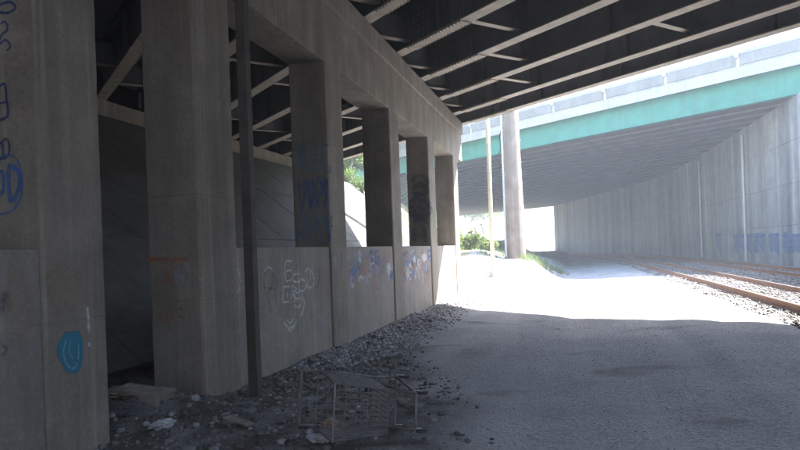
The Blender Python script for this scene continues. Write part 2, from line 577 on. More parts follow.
# concrete slope paving below the near bridge: slabs with open joints
sp = empty('slope_paving', (-6, 10, 0))
tag(sp, 'sloping concrete paving rising behind the pier columns under the near bridge', 'slope paving', kind='structure')
ang = math.atan(0.78)
ln = 8.75
bm = bmesh.new()
box(bm, 0, 3.19, 0, 3.42, -0.05, 0.06, 0.012)
slab = mesh_obj('slab', bm, M['slope'], sp)
first = True
for k in range(23):
    for r in range(3):
        y = -40.15 + k * 3.45
        o = slab if first else inst('slab', slab, sp)
        first = False
        o.rotation_euler = (0, -ang, math.pi)
        o.rotation_euler = Matrix(((-math.cos(ang), 0, math.sin(ang)), (0, -1, 0), (math.sin(ang), 0, math.cos(ang)))).to_euler()
        d = 0.15 + r * 3.22
        o.location = (0.0 - d * math.cos(ang), y + 3.42 - 10, d * math.sin(ang) + 0.06 + 0.012 * random.random())

# ------------------------------------------------------------------ near bridge: pier
NX = Vector((1, 0, 0))
NYm = Vector((0, -1, 0))
pier = empty('bridge_pier', (FACE - DEP / 2, 15, 0))
tag(pier, 'long weathered concrete pier with five columns, cap beam and graffitied crash wall', 'bridge pier')


def col_mesh(y0, y1, parent, z1=CAPZ, x0=FACE - DEP, x1=FACE):
    bm = bmesh.new()
    vs_ = [(x0, y0), (x1, y0), (x1, y1), (x0, y1)]
    ring = []
    cut = 0.022
    for (ax, ay), (bx_, by_) in zip(vs_, vs_[1:] + vs_[:1]):
        L_ = math.hypot(bx_ - ax, by_ - ay)
        ux, uy = (bx_ - ax) / L_, (by_ - ay) / L_
        ring += [(ax + ux * cut, ay + uy * cut, 1), (ax + ux * 0.1, ay + uy * 0.1, 0), (bx_ - ux * 0.1, by_ - uy * 0.1, 0), (bx_ - ux * cut, by_ - uy * cut, 1)]
    cx_, cy_ = (x0 + x1) / 2, (y0 + y1) / 2
    nzs = 90
    rows = []
    for i in range(nzs + 1):
        z = -0.4 + (z1 + 0.4) * i / nzs
        row = []
        for (ax, ay, ed) in ring:
            ch = 0.0
            if ed:
                ch = 0.008 * (0.5 + 0.5 * noise.noise(Vector((ax * 9, ay * 9, z * 6)))) + 0.05 * max(0.0, noise.noise(Vector((round(ax) * 3, round(ay) * 3, z * 2.3))) - 0.42)
            d_ = math.hypot(cx_ - ax, cy_ - ay)
            row.append(bm.verts.new((ax + (cx_ - ax) / d_ * ch, ay + (cy_ - ay) / d_ * ch, z)))
        rows.append(row)
    nr = len(ring)
    for u_, v_ in zip(rows, rows[1:]):
        for i in range(nr):
            bm.faces.new((u_[i], u_[(i + 1) % nr], v_[(i + 1) % nr], v_[i]))
    o = mesh_obj('column', bm, M['pier'], parent)
    o.location = -Vector(parent.location)
    return o


COLS = [6.59, 10.72, 14.84, 19.05, 23.25]
CW = 0.85
columns = [col_mesh(y, y + CW, pier) for y in COLS]
bm = bmesh.new()
box(bm, FACE - DEP - 0.003, FACE + 0.003, 5.7, 25.2, CAPZ, 6.15, 0.03)
capo = mesh_obj('cap_beam', bm, M['pier'], pier)
capo.location = -Vector(pier.location)
bm = bmesh.new()
box(bm, FACE - DEP - 0.06, FACE + 0.06, 5.66, 25.24, 6.15, SOF - 0.05, 0.025)
o = mesh_obj('bearing_ledge', bm, M['pier'], capo)
walls = []
for a, b_ in zip(COLS, COLS[1:]):
    mid = a + CW + (b_ - a - CW) * 0.5
    bm = bmesh.new()
    box(bm, FACE - 0.55, FACE - 0.035, a + CW - 0.01, b_ + 0.01, -0.4, WALLZ, 0.02)
    o = mesh_obj('wall_panel', bm, M['wallA'], pier)
    o.location = -Vector(pier.location)
    walls.append(o)

# the next bent, of which one column and its wall show
pier2 = empty('bridge_pier', (FACE - DEP / 2, 0, 0))
tag(pier2, 'dark concrete column and wall end with blue tags and a teal painted oval', 'bridge pier')
C1Y = 4.31
c1 = col_mesh(C1Y, C1Y + 0.72, pier2)
c1b = col_mesh(0.15, 1.0, pier2)
c1c = col_mesh(-4.0, -3.15, pier2)
bm = bmesh.new()
box(bm, FACE - DEP - 0.003, FACE + 0.003, -5.0, 5.2, CAPZ, SOF - 0.05, 0.03)
o = mesh_obj('cap_beam', bm, M['pier'], pier2)
o.location = -Vector(pier2.location)
for a, b_ in ((0.99, C1Y + 0.01), (-3.16, 0.16)):
    bm = bmesh.new()
    box(bm, FACE - 0.55, FACE - 0.035, a, b_, -0.4, WALLZ, 0.02)
    o = mesh_obj('wall_panel', bm, M['wallA'], pier2)
    o.location = -Vector(pier2.location)
    w2 = walls_near = o if a > 0 else w2


GW = [1.0]


class Graf:
    """strokes given in photograph pixels, laid on one wall plane"""

    def __init__(self, parent, p0, n, root):
        self.parent, self.p0, self.n, self.root = parent, Vector(p0), n, root
        self.bms = []

    def bm(self, key):
        b_ = bmesh.new()
        self.bms.append((key, b_))
        return b_

    def stroke(self, key, pts, wpx):
        p3 = [on_plane(x, y, self.p0, self.n) for x, y in pts]
        dist = (p3[0] - CAM).dot(fw)
        ribbon(self.bm(key), p3, wpx * dist / F_PX * GW[0], self.n)

    def blot(self, key, c, ru, rv, seed=0, soft=1.0):
        p3 = on_plane(c[0], c[1], self.p0, self.n)
        u = on_plane(c[0] + ru, c[1], self.p0, self.n) - p3
        v = on_plane(c[0], c[1] - rv, self.p0, self.n) - p3
        u = u - Vector((0, 0, u.z))
        v = Vector((0, 0, v.z))
        blot(self.bm(key), p3, u.normalized(), v.normalized(), u.length, v.length, self.n, seed, soft)

    def done(self, name='graffiti'):
        for k, bm_ in self.bms:
            o = mesh_obj(name, bm_, P[k], self.parent)
            o.matrix_parent_inverse = Matrix.Identity(4)
            pw = Vector(self.parent.location)
            if self.parent.parent is not None:
                pw = pw + Vector(self.parent.parent.location)
            o.location = -pw


def z4(L, ox=240, oy=230, s=4.0):
    return [(ox + x / s, oy + y / s) for x, y in L]


# column at the left edge of the picture: blue tags on the side face
GW[0] = 1.35
g = Graf(c1, (FACE, C1Y, 0), NYm, pier2)
for pts, ww in (([(-3, 6), (10, 2), (16, 8), (8, 13), (-3, 12)], 2.0), ([(1, 24), (6, 22), (8, 30), (2, 35), (0, 44), (6, 40), (11, 46), (7, 51)], 1.6),
                ([(-3, 90), (5, 84), (7, 100), (8, 116), (-3, 121)], 2.2), ([(-2, 104), (7, 102)], 1.6), ([(-2, 146), (8, 139), (9, 155), (-2, 160)], 2.0),
                ([(3, 143), (4, 158)], 1.6)):
    g.stroke('navy', pts, ww)
for pts, ww in (([(-4, 159), (14, 156), (22, 172), (22, 196), (12, 211), (-4, 215)], 1.6), ([(9, 166), (11, 200), (18, 193), (21, 180), (18, 170), (8, 165)], 4.0),
                ([(-2, 176), (3, 172), (4, 190), (-1, 196)], 3.2)):
    g.stroke('blue', pts, ww)
g.done()
g = Graf(c1, (FACE, C1Y, 0), NX, pier2)
g.blot('tan', (64, 288), 20, 28, 3)
g.blot('teal', (71.5, 352), 12.5, 22, 8, 0.1)
g.stroke('paleteal', [(66, 340), (63, 352), (67, 365), (74, 368), (78, 358), (78, 344)], 1.5)
g.stroke('paleteal', [(70, 340), (69, 352), (73, 358)], 1.2)
g.stroke('white', [(87, 307), (88, 320), (88.5, 333)], 2.4)
g.stroke('white', [(88.5, 342), (89, 347)], 2.4)
g.done()
g = Graf(walls_near, (FACE - 0.035, 3, 0), NX, pier2)
g.blot('tan', (18, 308), 17, 48, 5)
g.blot('black', (3, 303), 7, 14, 2)
g.stroke('black', [(-4, 342), (4, 346), (6, 350), (2, 356)], 3)
g.done()

# column 2
g = Graf(columns[0], (FACE, COLS[0], 0), NYm, pier)
g.blot('tan', (165, 291), 13, 27, 11)
g.blot('grey', (180, 276), 9, 15, 4)
g.stroke('orange', [(148, 259.5), (160, 259), (172, 259.5), (189, 258.5)], 3.4)
for pts in ([(163, 287), (168, 271), (174, 287)], [(165, 281), (172, 281)], [(163, 308), (160, 316), (166, 321), (168, 312)], [(172, 309), (172, 320)], [(177, 310), (182, 308), (180, 316), (185, 319)]):
    g.stroke('orange', pts, 1.7)
for k in range(4):
    g.stroke('orange', [(154 + k * 9, 262), (155 + k * 9, 267 + 5 * random.random())], 1.2)
g.done()
# column 3 : faded blue tag
g = Graf(columns[1], (FACE, COLS[1], 0), NYm, pier)
random.seed(21)
for row, (ya, yb) in enumerate(((142, 172), (178, 210), (214, 243))):
    x = 297 + row
    while x < 325 + row * 2:
        ww = random.uniform(5, 9)
        k = random.choice((0, 1, 2))
        if k == 0:
            pts = [(x, yb), (x + 1, ya + 3), (x + ww, ya), (x + ww, (ya + yb) / 2), (x + 1, (ya + yb) / 2 + 2), (x + ww, yb)]
        elif k == 1:
            pts = [(x + ww, ya + 3), (x, ya + 6), (x + 1, yb - 5), (x + ww, yb), (x + ww, yb - 9)]
        else:
            pts = [(x, ya), (x + ww / 2, yb), (x + ww, ya + 2), (x + ww / 2, ya + 10)]
        g.stroke(('lightblue', 'blue')[row % 2], pts, 1.5)
        x += ww + 1.5
g.done()
# column 5 : dark stencil-like blotches
g = Graf(columns[3], (FACE, COLS[3], 0), NYm, pier)
for pts, ww in (([(411, 182), (416, 176), (425, 177), (429, 183)], 3), ([(413, 188), (420, 184), (427, 190), (421, 196), (414, 193)], 3.5), ([(410, 203), (417, 199), (427, 202), (430, 212), (421, 217), (412, 214), (411, 205)], 4),
                ([(417, 206), (424, 209)], 4), ([(414, 222), (419, 219), (427, 223)], 3), ([(413, 228), (415, 241)], 3.5), ([(424, 227), (426, 242)], 3.5), ([(412, 235), (428, 236)], 2.5)):
    g.stroke('black', pts, ww)
g.blot('black', (420, 208), 11, 34, 2)
g.done()
# column 3 right face white mark
g = Graf(columns[1], (FACE, COLS[1], 0), NX, pier)
g.blot('grey', (335, 260), 3, 13, 3)
g.stroke('blue', [(341, 252), (342, 268)], 3)
g.done()
# crash wall panels
GW[0] = 1.7
g = Graf(walls[0], (FACE - 0.035, 9, 0), NX, pier)
for L in ([(205, 125), (180, 130), (182, 200), (205, 198)], [(182, 165), (205, 160)], [(237, 175), (212, 180), (212, 205), (237, 205), (233, 190)],
          [(172, 222), (170, 285), (195, 285)], [(197, 225), (174, 228)], [(206, 215), (205, 280)], [(206, 220), (226, 238), (210, 252), (230, 282)],
          [(236, 200), (238, 242), (260, 236), (258, 202), (236, 200)], [(258, 168), (275, 155), (281, 190), (264, 232)], [(284, 160), (296, 200), (290, 225), (270, 232)],
          [(218, 256), (240, 250), (242, 300), (220, 305), (218, 258)], [(246, 255), (256, 290), (250, 322), (240, 345)], [(176, 372), (200, 392), (226, 364)],
          [(186, 358), (200, 373), (214, 354)], [(180, 380), (200, 404), (220, 378)], [(186, 250), (188, 268)], [(222, 275), (238, 272)]):
    g.stroke('white', z4(L), 1.15)
for L in ([(112, 150), (95, 190), (100, 250), (122, 335)], [(122, 150), (134, 200), (112, 262), (130, 330)], [(310, 140), (327, 200), (310, 275)], [(298, 150), (318, 185), (300, 240)],
          [(150, 180), (140, 260), (160, 340)], [(92, 230), (140, 235)], [(322, 150), (300, 290)]):
    g.stroke('faintred', z4(L), 1.3)
g.stroke('white', z4([(96, 166), (114, 148), (132, 166)]), 0.9)
g.stroke('white', [(231, 272), (237, 268), (240, 285), (233, 300)], 1.0)
g.done()
def tags(panel, y, x0, x1, yt, yb, n_, cols, seed):
    # overlapping letter-like strokes in several colours, heaviest along the top of the panel
    random.seed(seed)
    g_ = Graf(panel, (FACE - 0.035, y, 0), NX, pier)
    for i in range(n_ // 3):
        c_ = (random.uniform(x0 + 2, x1 - 2), random.uniform(yt + 5, yb - 8))
        g_.blot(random.choice(cols), c_, random.uniform(2, 4), random.uniform(4, 9), i + seed)
    for i in range(n_):
        x = x0 + (x1 - x0) * ((i * 0.618) % 1.0)
        h = random.uniform(7, 15)
        ya = yt + random.random() ** 1.6 * (yb - yt - h)
        w_ = random.uniform(2, 4.5)
        k = random.random()
        if k < 0.3:
            pts_ = [(x, ya + h), (x + 0.4, ya), (x + w_, ya + 1), (x + w_, ya + h * 0.45), (x + 0.5, ya + h * 0.5), (x + w_, ya + h)]
        elif k < 0.55:
            pts_ = [(x + w_, ya + 1), (x, ya + 2), (x, ya + h - 2), (x + w_, ya + h), (x + w_, ya + h * 0.6)]
        elif k < 0.8:
            pts_ = [(x, ya), (x + 0.3, ya + h)]
        else:
            pts_ = [(x, ya + h), (x + w_ * 0.5, ya), (x + w_, ya + h)]
        g_.stroke(random.choice(cols), pts_, random.uniform(0.9, 1.8))
    g_.done()


tags(walls[1], 13, 341, 391, 250, 292, 48, ('blue', 'lightblue', 'red', 'orange', 'faintred', 'blue', 'grey', 'white'), 3)
tags(walls[2], 17, 397, 430, 249, 288, 34, ('blue', 'lightblue', 'red', 'red', 'orange', 'grey', 'white'), 8)
GW[0] = 1.0
# ------------------------------------------------------------------ near bridge: deck
NG = 44
DY = 2.60
XS = -15.3
LEN = 27.0 / math.cos(-GA)
deck = empty('bridge_deck', (0, 0, 0))
tag(deck, 'dark steel girder bridge deck spanning overhead on the concrete pier', 'bridge deck')
Y_EDGE = 25.80                    # last girder crosses the pier face here


def g_start(k):
    return Vector((XS, Y_EDGE - (k * DY - 0.55 if k else 0) + (FACE - XS) * math.tan(-GA), SOF))


def s_at(x):
    return (x - XS) / math.cos(GA)


DIA_X = (-12.8, -8.8, -5.05, -2.4, 1.6, 5.6, 9.2)
bm = bmesh.new()
box(bm, 0, LEN, -0.011, 0.011, 0.03, 1.27)
box(bm, 0, LEN, -0.17, 0.17, 1.27, 1.30)
for x in DIA_X:
    s = s_at(x)
    box(bm, s - 0.01, s + 0.01, -0.14, 0.14, 0.03, 1.268)
for k in range(14):
    s = 1.2 + k * 2.6
    box(bm, s - 0.008, s + 0.008, -0.12, -0.0112, 0.03, 1.268)
g0 = mesh_obj('girder', bm, M['steel'], deck)
bm = bmesh.new()
box(bm, 0, LEN, -0.165, 0.165, 0.0, 0.03, 0.004)
f0 = mesh_obj('bottom_flange', bm, M['flange'], g0)
sA, sB = s_at(-3.7), s_at(-2.12)
bm = bmesh.new()
box(bm, sA, sB, -0.16, 0.16, -0.022, -0.0005, 0.003)
for yy in (-0.13, 0.13):
    n_ = 17
    for i in range(n_):
        s = sA + 0.06 + (sB - sA - 0.12) * i / (n_ - 1)
        vs = []
        ringb = [bm.verts.new((s + 0.018 * math.cos(a * math.pi / 3), yy + 0.018 * math.sin(a * math.pi / 3), -0.022)) for a in range(6)]
        ringt = [bm.verts.new((s + 0.019 * math.cos(a * math.pi / 3), yy + 0.019 * math.sin(a * math.pi / 3), -0.046)) for a in range(6)]
        for a in range(6):
            bm.faces.new((ringb[a], ringt[a], ringt[(a + 1) % 6], ringb[(a + 1) % 6]))
        bm.faces.new(ringt)
p0_ = mesh_obj('splice_plate', bm, M['flange'], g0)
bm = bmesh.new()
box(bm, sA + 0.05, sB - 0.05, -0.024, -0.0115, 0.12, 1.15)
for i in range(10):
    for j in range(8):
        s = sA + 0.15 + (sB - sA - 0.3) * i / 9
        zz = 0.18 + 0.13 * j
        box(bm, s - 0.017, s + 0.017, -0.044, -0.024, zz - 0.017, zz + 0.017)
p1_ = mesh_obj('web_splice', bm, M['steel'], g0)
bm = bmesh.new()
box(bm, -0.006, 0.006, 0.15, DY * math.cos(GA) - 0.15, 0.20, 0.80)
d0 = mesh_obj('diaphragm', bm, M['steel'], deck)
bm = bmesh.new()
box(bm, -0.09, 0.09, 0.02, DY * math.cos(GA) - 0.02, 0.180, 0.200)
dfl = mesh_obj('bottom_flange', bm, M['flange'], d0)
first_d = True
for k in range(NG):
    p = g_start(k)
    if k == 0:
        gi = g0
    else:
        gi = inst('girder', g0, deck)
        inst('bottom_flange', f0, gi)
        inst('splice_plate', p0_, gi)
        inst('web_splice', p1_, gi)
    gi.location = p
    gi.rotation_euler = (0, 0, GA)
    if k < 2 or k > 24:
        continue
    for x in DIA_X:
        if first_d:
            di, first_d = d0, False
        else:
            di = inst('diaphragm', d0, deck)
            inst('bottom_flange', dfl, di)
        q = p + gd * s_at(x)
        di.location = q
        di.rotation_euler = (0, 0, GA)
# deck slab
tot = ((NG - 1) * DY - 0.55) * math.cos(GA)
bm = bmesh.new()
box(bm, -0.2, LEN + 0.2, -tot - 0.5, 0.42, 1.30, 1.52)
o = mesh_obj('deck_slab', bm, M['deckc'], deck)
o.location = g_start(0)
o.rotation_euler = (0, 0, GA)
for yy, nm in ((0.10, 'parapet'), (-tot - 0.45, 'parapet')):
    bm = bmesh.new()
    box(bm, -0.2, LEN + 0.2, yy, yy + 0.3, 1.523, 2.35, 0.03)
    o = mesh_obj(nm, bm, M['parapet'], deck)
    o.location = g_start(0)
    o.rotation_euler = (0, 0, GA)
# end supports of the near bridge, left: seat wall at the top of the slope
e0 = g_start(0).y
aw = boxobj('abutment_seat', -14.6, -13.75, -84, 36.5, 4.4, SOF - 0.01, M['pier'], None, 0.03)
boxobj('sky_block_wall', -15.75, -15.4, -84, 37.5, 3.8, SOF + 1.28, M['pier'], aw, 0.02)  # added to keep sky light from leaking in between the girder ends
tag(aw, 'low concrete seat wall under the girder ends at the top of the slope', 'abutment')

# ------------------------------------------------------------------ far bridge
fb = empty('overpass_bridge', (PB.x, PB.y, 0))
tag(fb, 'wide overpass with teal fascia girder and grey parapet beyond the sunlit gap', 'overpass bridge')
angB = math.atan2(-gdB.y, -gdB.x)      # local +X runs from left to right


def bloc(v):
    return Vector(v) - Vector(fb.location)


LB = 46.0
TD = 1.42
# fascia girder: local x 0..LB ends just beyond the abutment wall
s0 = PB - (-gdB) * (LB - 1.6)
bm = bmesh.new()
box(bm, 0, LB, -0.012, 0.012, 0.04, TD - 0.04)
fas = mesh_obj('fascia_girder', bm, M['teal'], fb)
for z in (0.0, TD - 0.04):
    bm = bmesh.new()
    box(bm, 0, LB, -0.2, 0.2, z, z + 0.04, 0.005)
    mesh_obj('flange', bm, M['teal'], fas)
for i in range(12):
    bm = bmesh.new()
    box(bm, 3.0 + i * 3.8 - 0.01, 3.0 + i * 3.8 + 0.01, 0.0125, 0.16, 0.042, TD - 0.042)
    mesh_obj('stiffener', bm, M['teal'], fas)
fas.location = bloc(Vector((s0.x, s0.y, SOFB)))
fas.rotation_euler = (0, 0, angB)
bm = bmesh.new()
box(bm, 0, LB, -0.010, 0.010, 0.03, TD - 0.03)
ig = mesh_obj('girder', bm, M['brown'], fb)
bm = bmesh.new()
box(bm, 0, LB, -0.2, 0.2, 0.0, 0.03)
igf = mesh_obj('bottom_flange', bm, M['litflange'], ig)
NB, SB = 33, 1.72
for k in range(1, NB):
    # each girder ends 1.4 m behind the curved wall
    q0 = PB + gnB * (k * SB)
    lo, hi = -60.0, 40.0
    for _ in range(40):
        mid = (lo + hi) / 2
        pt = q0 - gdB * mid
        if pt.x > wall_x(pt.y):
            hi = mid
        else:
            lo = mid
    st = q0 - gdB * (lo + 1.4 - LB)
    o = ig if k == 1 else inst('girder', ig, fb)
    if k > 1:
        inst('bottom_flange', igf, o)
    st = q0 - gdB * (lo + 1.4) - (-gdB) * LB
    o.location = bloc(Vector((st.x, st.y, SOFB)))
    o.rotation_euler = (0, 0, angB)
WB = (NB - 1) * SB
# deck slab as one polygon following the skew
bm = bmesh.new()
box(bm, -25, LB, -0.55, WB + 0.6, TD, TD + 0.28)
sb_ = mesh_obj('deck_slab', bm, M['deckc'], fb)
sb_.location = bloc(Vector((s0.x, s0.y, SOFB)))
sb_.rotation_euler = (0, 0, angB)
bm = bmesh.new()
box(bm, -25, LB, -0.62, -0.552, TD - 0.12, TD + 0.42, 0.01)
o = mesh_obj('deck_edge', bm, M['parapet'], fb)
o.location = sb_.location
o.rotation_euler = (0, 0, angB)
bm = bmesh.new()
box(bm, 0.03, 3.97, -0.50, -0.28, TD + 0.283, TD + 1.32, 0.03)
pp = mesh_obj('parapet_panel', bm, M['parapet'], fb)
bm = bmesh.new()
box(bm, 0.12, 3.88, -0.55, -0.503, TD + 0.55, TD + 1.12, 0.01)
ppi = mesh_obj('recessed_face', bm, M['deckc'], pp)
bm = bmesh.new()
box(bm, -0.09, 0.09, -0.66, -0.46, TD + 0.95, TD + 1.22, 0.02)
brk = mesh_obj('railing_bracket', bm, M['galv'], fb)
for k in range(17):
    x = -22 + k * 4.0
    a = pp if k == 0 else inst('parapet_panel', pp, fb)
    if k:
        inst('recessed_face', ppi, a)
    c_ = brk if k == 0 else inst('railing_bracket', brk, fb)
    v = Vector((s0.x, s0.y, SOFB)) + (-gdB) * x
    for o in (a, c_):
        o.location = bloc(v)
        o.rotation_euler = (0, 0, angB)
# left support of the far bridge, behind the near pier
bent = empty('overpass_pier', (-21, 75, 0))
tag(bent, 'row of round concrete columns carrying the overpass beyond the near pier', 'bridge pier')
b0 = PB + gdB * 38
for k in range(6):
    q = Vector((-19.5 - 1.1 * k, 60 + 9.5 * k, 0))
    bm = bmesh.new()
    tube(bm, [(q.x, q.y, -0.5), (q.x, q.y, SOFB - 1.3)], 0.55, 16)
    o = mesh_obj('column', bm, M['parapet'], bent)
    o.location = -Vector(bent.location)
bm = bmesh.new()
box(bm, -0.7, 0.7, -2, 51, SOFB - 1.3, SOFB - 0.01, 0.03)
o = mesh_obj('cap_beam', bm, M['parapet'], bent)
o.location = Vector((-19.5, 60, 0)) - Vector(bent.location)
o.rotation_euler = (0, 0, math.atan2(1.1, 9.5))

# abutment wall, panel by panel
ab = empty('abutment_wall', (10.5, 35, 0))
tag(ab, 'tall streaked grey concrete abutment wall with a band of blue graffiti beside the tracks', 'retaining wall')


def wall_point(y):
    return Vector((wall_x(y), y, 0))


ywalk = -58.0
pan_i = 0
sect = []
while ywalk < 112:
    y2 = ywalk
    a = wall_point(ywalk)
    while (wall_point(y2) - a).length < 2.9:
        y2 += 0.05
    sect.append((a, wall_point(y2)))
    ywalk = y2
for a, b_ in sect:
    d = (b_ - a)
    L = d.length
    mid = (a + b_) / 2
    top = SOFB - 0.01 if mid.y > 33.0 else (SOF - 0.01 if mid.y < 13.5 else 7.6)
    lifts = 4 if mid.y < 75 else 2
    rz = math.atan2(d.y, d.x)
    for r in range(lifts):
        za = -0.3 if r == 0 else 0.2 + (top - 0.2) * r / lifts
        zb = 0.2 + (top - 0.2) * (r + 1) / lifts
        bm = bmesh.new()
        pr = 0.012 * random.random()
        box(bm, 0.008, L - 0.008, -0.30, pr, za + 0.006, zb - 0.006, 0.012)
        # wall faces -X: local +Y is to the left of the direction of travel
        o = mesh_obj('panel', bm, M['abut'], ab)
        o.location = a - Vector(ab.location)
        o.rotation_euler = (0, 0, rz)
    bm = bmesh.new()
    box(bm, -0.05, L + 0.05, -0.9, -0.26, -0.3, top - 0.02)
    o = mesh_obj('backing', bm, M['abut'], ab)
    o.location = a - Vector(ab.location)
    o.rotation_euler = (0, 0, rz)
# three drain pipes down the wall
for y in (44.5, 57.0):
    a = wall_point(y)
    bm = bmesh.new()
    tube(bm, [(0, 0, 0.3), (0, 0, SOFB - 0.4)], 0.07, 10)
    o = mesh_obj('drain_pipe', bm, M['galv'], ab)
    o.location = a + Vector((-0.10, 0, 0)) - Vector(ab.location)
boxobj('sky_block_wall', 11.85, 12.2, -60, 13.5, 0, SOF + 1.28, M['abut'], ab, 0.02).location = -Vector(ab.location)  # unseen wall added on this side too, to shut out sky light
# graffiti band on the abutment
a, b_ = Vector((10.5, 35.3, 0)), Vector((10.2, 52, 0))
nW = Vector((-(b_ - a).y, (b_ - a).x, 0)).normalized()
g = Graf(ab, a + nW * 0.02, nW, ab)
random.seed(4)
for xa, xb, n_ in ((676, 686, 2), (691, 722, 4), (733, 765, 5), (768, 779, 2), (782, 806, 4)):
    for i in range(n_):
        x = xa + (xb - xa) * (i + 0.5) / n_
        w_ = (xb - xa) / n_
        ya = 234 - (x - 694) * 0.012
        yb = 250 + (x - 694) * 0.03
        g.stroke('abutblue', [(x, ya + random.uniform(-1, 2)), (x + 0.5, (ya + yb) / 2), (x, yb + random.uniform(-2, 1))], w_ * 2.9)
    g.stroke('abutblue', [(xa, 236), (xb, 235)], 4)
    for i in range(n_):
        x = xa + (xb - xa) * (i + 0.2) / n_
        w_ = (xb - xa) / n_ * 0.7
        g.stroke('abutpale', random.choice(([(x, 249), (x, 238), (x + w_, 238), (x + w_, 244), (x, 245)], [(x + w_, 238), (x, 240), (x, 248), (x + w_, 249), (x + w_, 244)], [(x, 239), (x + w_, 249), (x + w_, 239)])), 0.9)
g.done()

# ------------------------------------------------------------------ railway
YR = axis([(-12, 60, 6), (60, 170, 2.0)])


def rail_profile(bm, off, segs):
    """a flat-bottom rail swept along the track, head separate"""
    prof = [(-0.07, 0.0), (0.07, 0.0), (0.07, 0.015), (0.012, 0.03), (0.012, 0.12), (0.036, 0.128), (0.036, 0.160), (-0.036, 0.160), (-0.036, 0.128), (-0.012, 0.12), (-0.012, 0.03), (-0.07, 0.015)]
    rings = []
    for y in segs:
        dx = (track_x(y + 0.5) - track_x(y - 0.5))
        n = Vector((1, -dx, 0)).normalized()
        c_ = Vector((track_x(y), y, 0)) + n * off
        rings.append([bm.verts.new(c_ + n * a + Vector((0, 0, b_))) for a, b_ in prof])
    m_ = len(prof)
    for u, v in zip(rings, rings[1:]):
        for k in range(m_):
            bm.faces.new((u[k], u[(k + 1) % m_], v[(k + 1) % m_], v[k]))


def head_strip(bm, off, segs):
    rows = []
    for y in segs:
        dx = (track_x(y + 0.5) - track_x(y - 0.5))
        n = Vector((1, -dx, 0)).normalized()
        c_ = Vector((track_x(y), y, 0.1625)) + n * off
        rows.append((bm.verts.new(c_ - n * 0.029), bm.verts.new(c_ + n * 0.029)))
    for u, v in zip(rows, rows[1:]):
        bm.faces.new((u[0], u[1], v[1], v[0]))


bm = bmesh.new()
box(bm, -1.28, 1.28, -0.115, 0.115, -0.15, -0.022, 0.008)
slp = bpy.data.meshes.new('sleeper')
bm.to_mesh(slp)
bm.free()
slp.materials.append(M['sleeper'])
for ti, (ca, lab) in enumerate(((-5.73, 'rusty railway track next to the gravel roadway, half in sunlight'), (-2.15, 'rusty railway track running close under the abutment wall'))):
    tr = empty('railway_track', (0, 0, 0.215))
    tag(tr, lab, 'railway track', 'railway tracks')
    for s in (-0.7175, 0.7175):
        bm = bmesh.new()
        rail_profile(bm, ca + s, YR)
        r_ = mesh_obj('rail', bm, M['rail'], tr)
        bm = bmesh.new()
        head_strip(bm, ca + s, YR)
        mesh_obj('rail_head', bm, M['railtop'], r_)
    y = 6.0
    i = 0
    while y < 120 and i < 190:
        dx = track_x(y + 0.5) - track_x(y - 0.5)
        n = Vector((1, -dx, 0)).normalized()
        c_ = Vector((track_x(y), y, 0)) + n * ca
        o = bpy.data.objects.new('sleeper', slp)
        link(o, tr)
        o.location = (c_.x + random.uniform(-0.04, 0.04), c_.y, 0)
        o.rotation_euler = (0, 0, math.atan2(-dx, 1) + random.uniform(-0.02, 0.02))
        y += 0.6
        i += 1


# ------------------------------------------------------------------ stones
def stone_field(name, mat, pts, sizes, label, cat, kind='stuff', flat=0.65):
    base = np.array([(1, 0, 0), (-1, 0, 0), (0, 1, 0), (0, -1, 0), (0, 0, 1), (0, 0, -1), (.62, .62, .55), (-.62, .62, .55), (.62, -.62, .55), (-.62, -.62, .55), (.62, .62, -.55), (-.62, .62, -.55), (.62, -.62, -.55), (-.62, -.62, -.55)])
    tri = []
    for sx, ia in ((1, 0), (-1, 1)):
        for sy, ib in ((1, 2), (-1, 3)):
            for sz, ic in ((1, 4), (-1, 5)):
                c_ = [i for i in range(6, 14) if base[i][0] * sx > 0 and base[i][1] * sy > 0 and base[i][2] * sz > 0][0]
                for f in ((ia, ib, c_), (ib, ic, c_), (ic, ia, c_)):
                    tri.append(f if sx * sy * sz > 0 else f[::-1])
    tri = np.array(tri)
    n = len(pts)
    pts = np.asarray(pts)
    sizes = np.asarray(sizes)[:, None, None]
    jit = base[None] * (1 + RNG.uniform(-0.32, 0.32, (n, 14, 1)))
    sc = RNG.uniform(0.6, 1.25, (n, 1, 3))
    sc[:, :, 2] *= flat
    v = jit * sc * sizes
    a = RNG.uniform(0, 6.28, n)
    ca, sa = np.cos(a)[:, None], np.sin(a)[:, None]
    tl = RNG.uniform(-0.5, 0.5, (n, 1))
    x, y, z = v[..., 0], v[..., 1], v[..., 2]
    y, z = y * np.cos(tl) - z * np.sin(tl), y * np.sin(tl) + z * np.cos(tl)
    x, y = x * ca - y * sa, x * sa + y * ca
    V = np.stack([x, y, z], -1) + pts[:, None, :]
    Fc = (tri[None] + (np.arange(n) * 14)[:, None, None]).reshape(-1, 3)
    me_ = bpy.data.meshes.new(name)
    me_.vertices.add(n * 14)
    me_.vertices.foreach_set('co', V.reshape(-1).astype(np.float32))
    me_.loops.add(len(Fc) * 3)
    me_.polygons.add(len(Fc))
    me_.loops.foreach_set('vertex_index', Fc.reshape(-1).astype(np.int32))
    me_.polygons.foreach_set('loop_start', np.arange(0, len(Fc) * 3, 3, dtype=np.int32))
    me_.update(calc_edges=True)
    me_.materials.append(mat)
    o = link(bpy.data.objects.new(name, me_))
    tag(o, label, cat, kind=kind)
    return o


def in_pier(x, y):
    if FACE - DEP - 0.03 < x < FACE + 0.03:
        if C1Y - 8 < y < C1Y + 0.75 or 6.55 < y < 24.2:
            return True
    return False


def edge_x(y):                      # where the rubble gives way to the smooth gravel
    return -0.7 - 2.2 * smooth(4.5, 12, y)


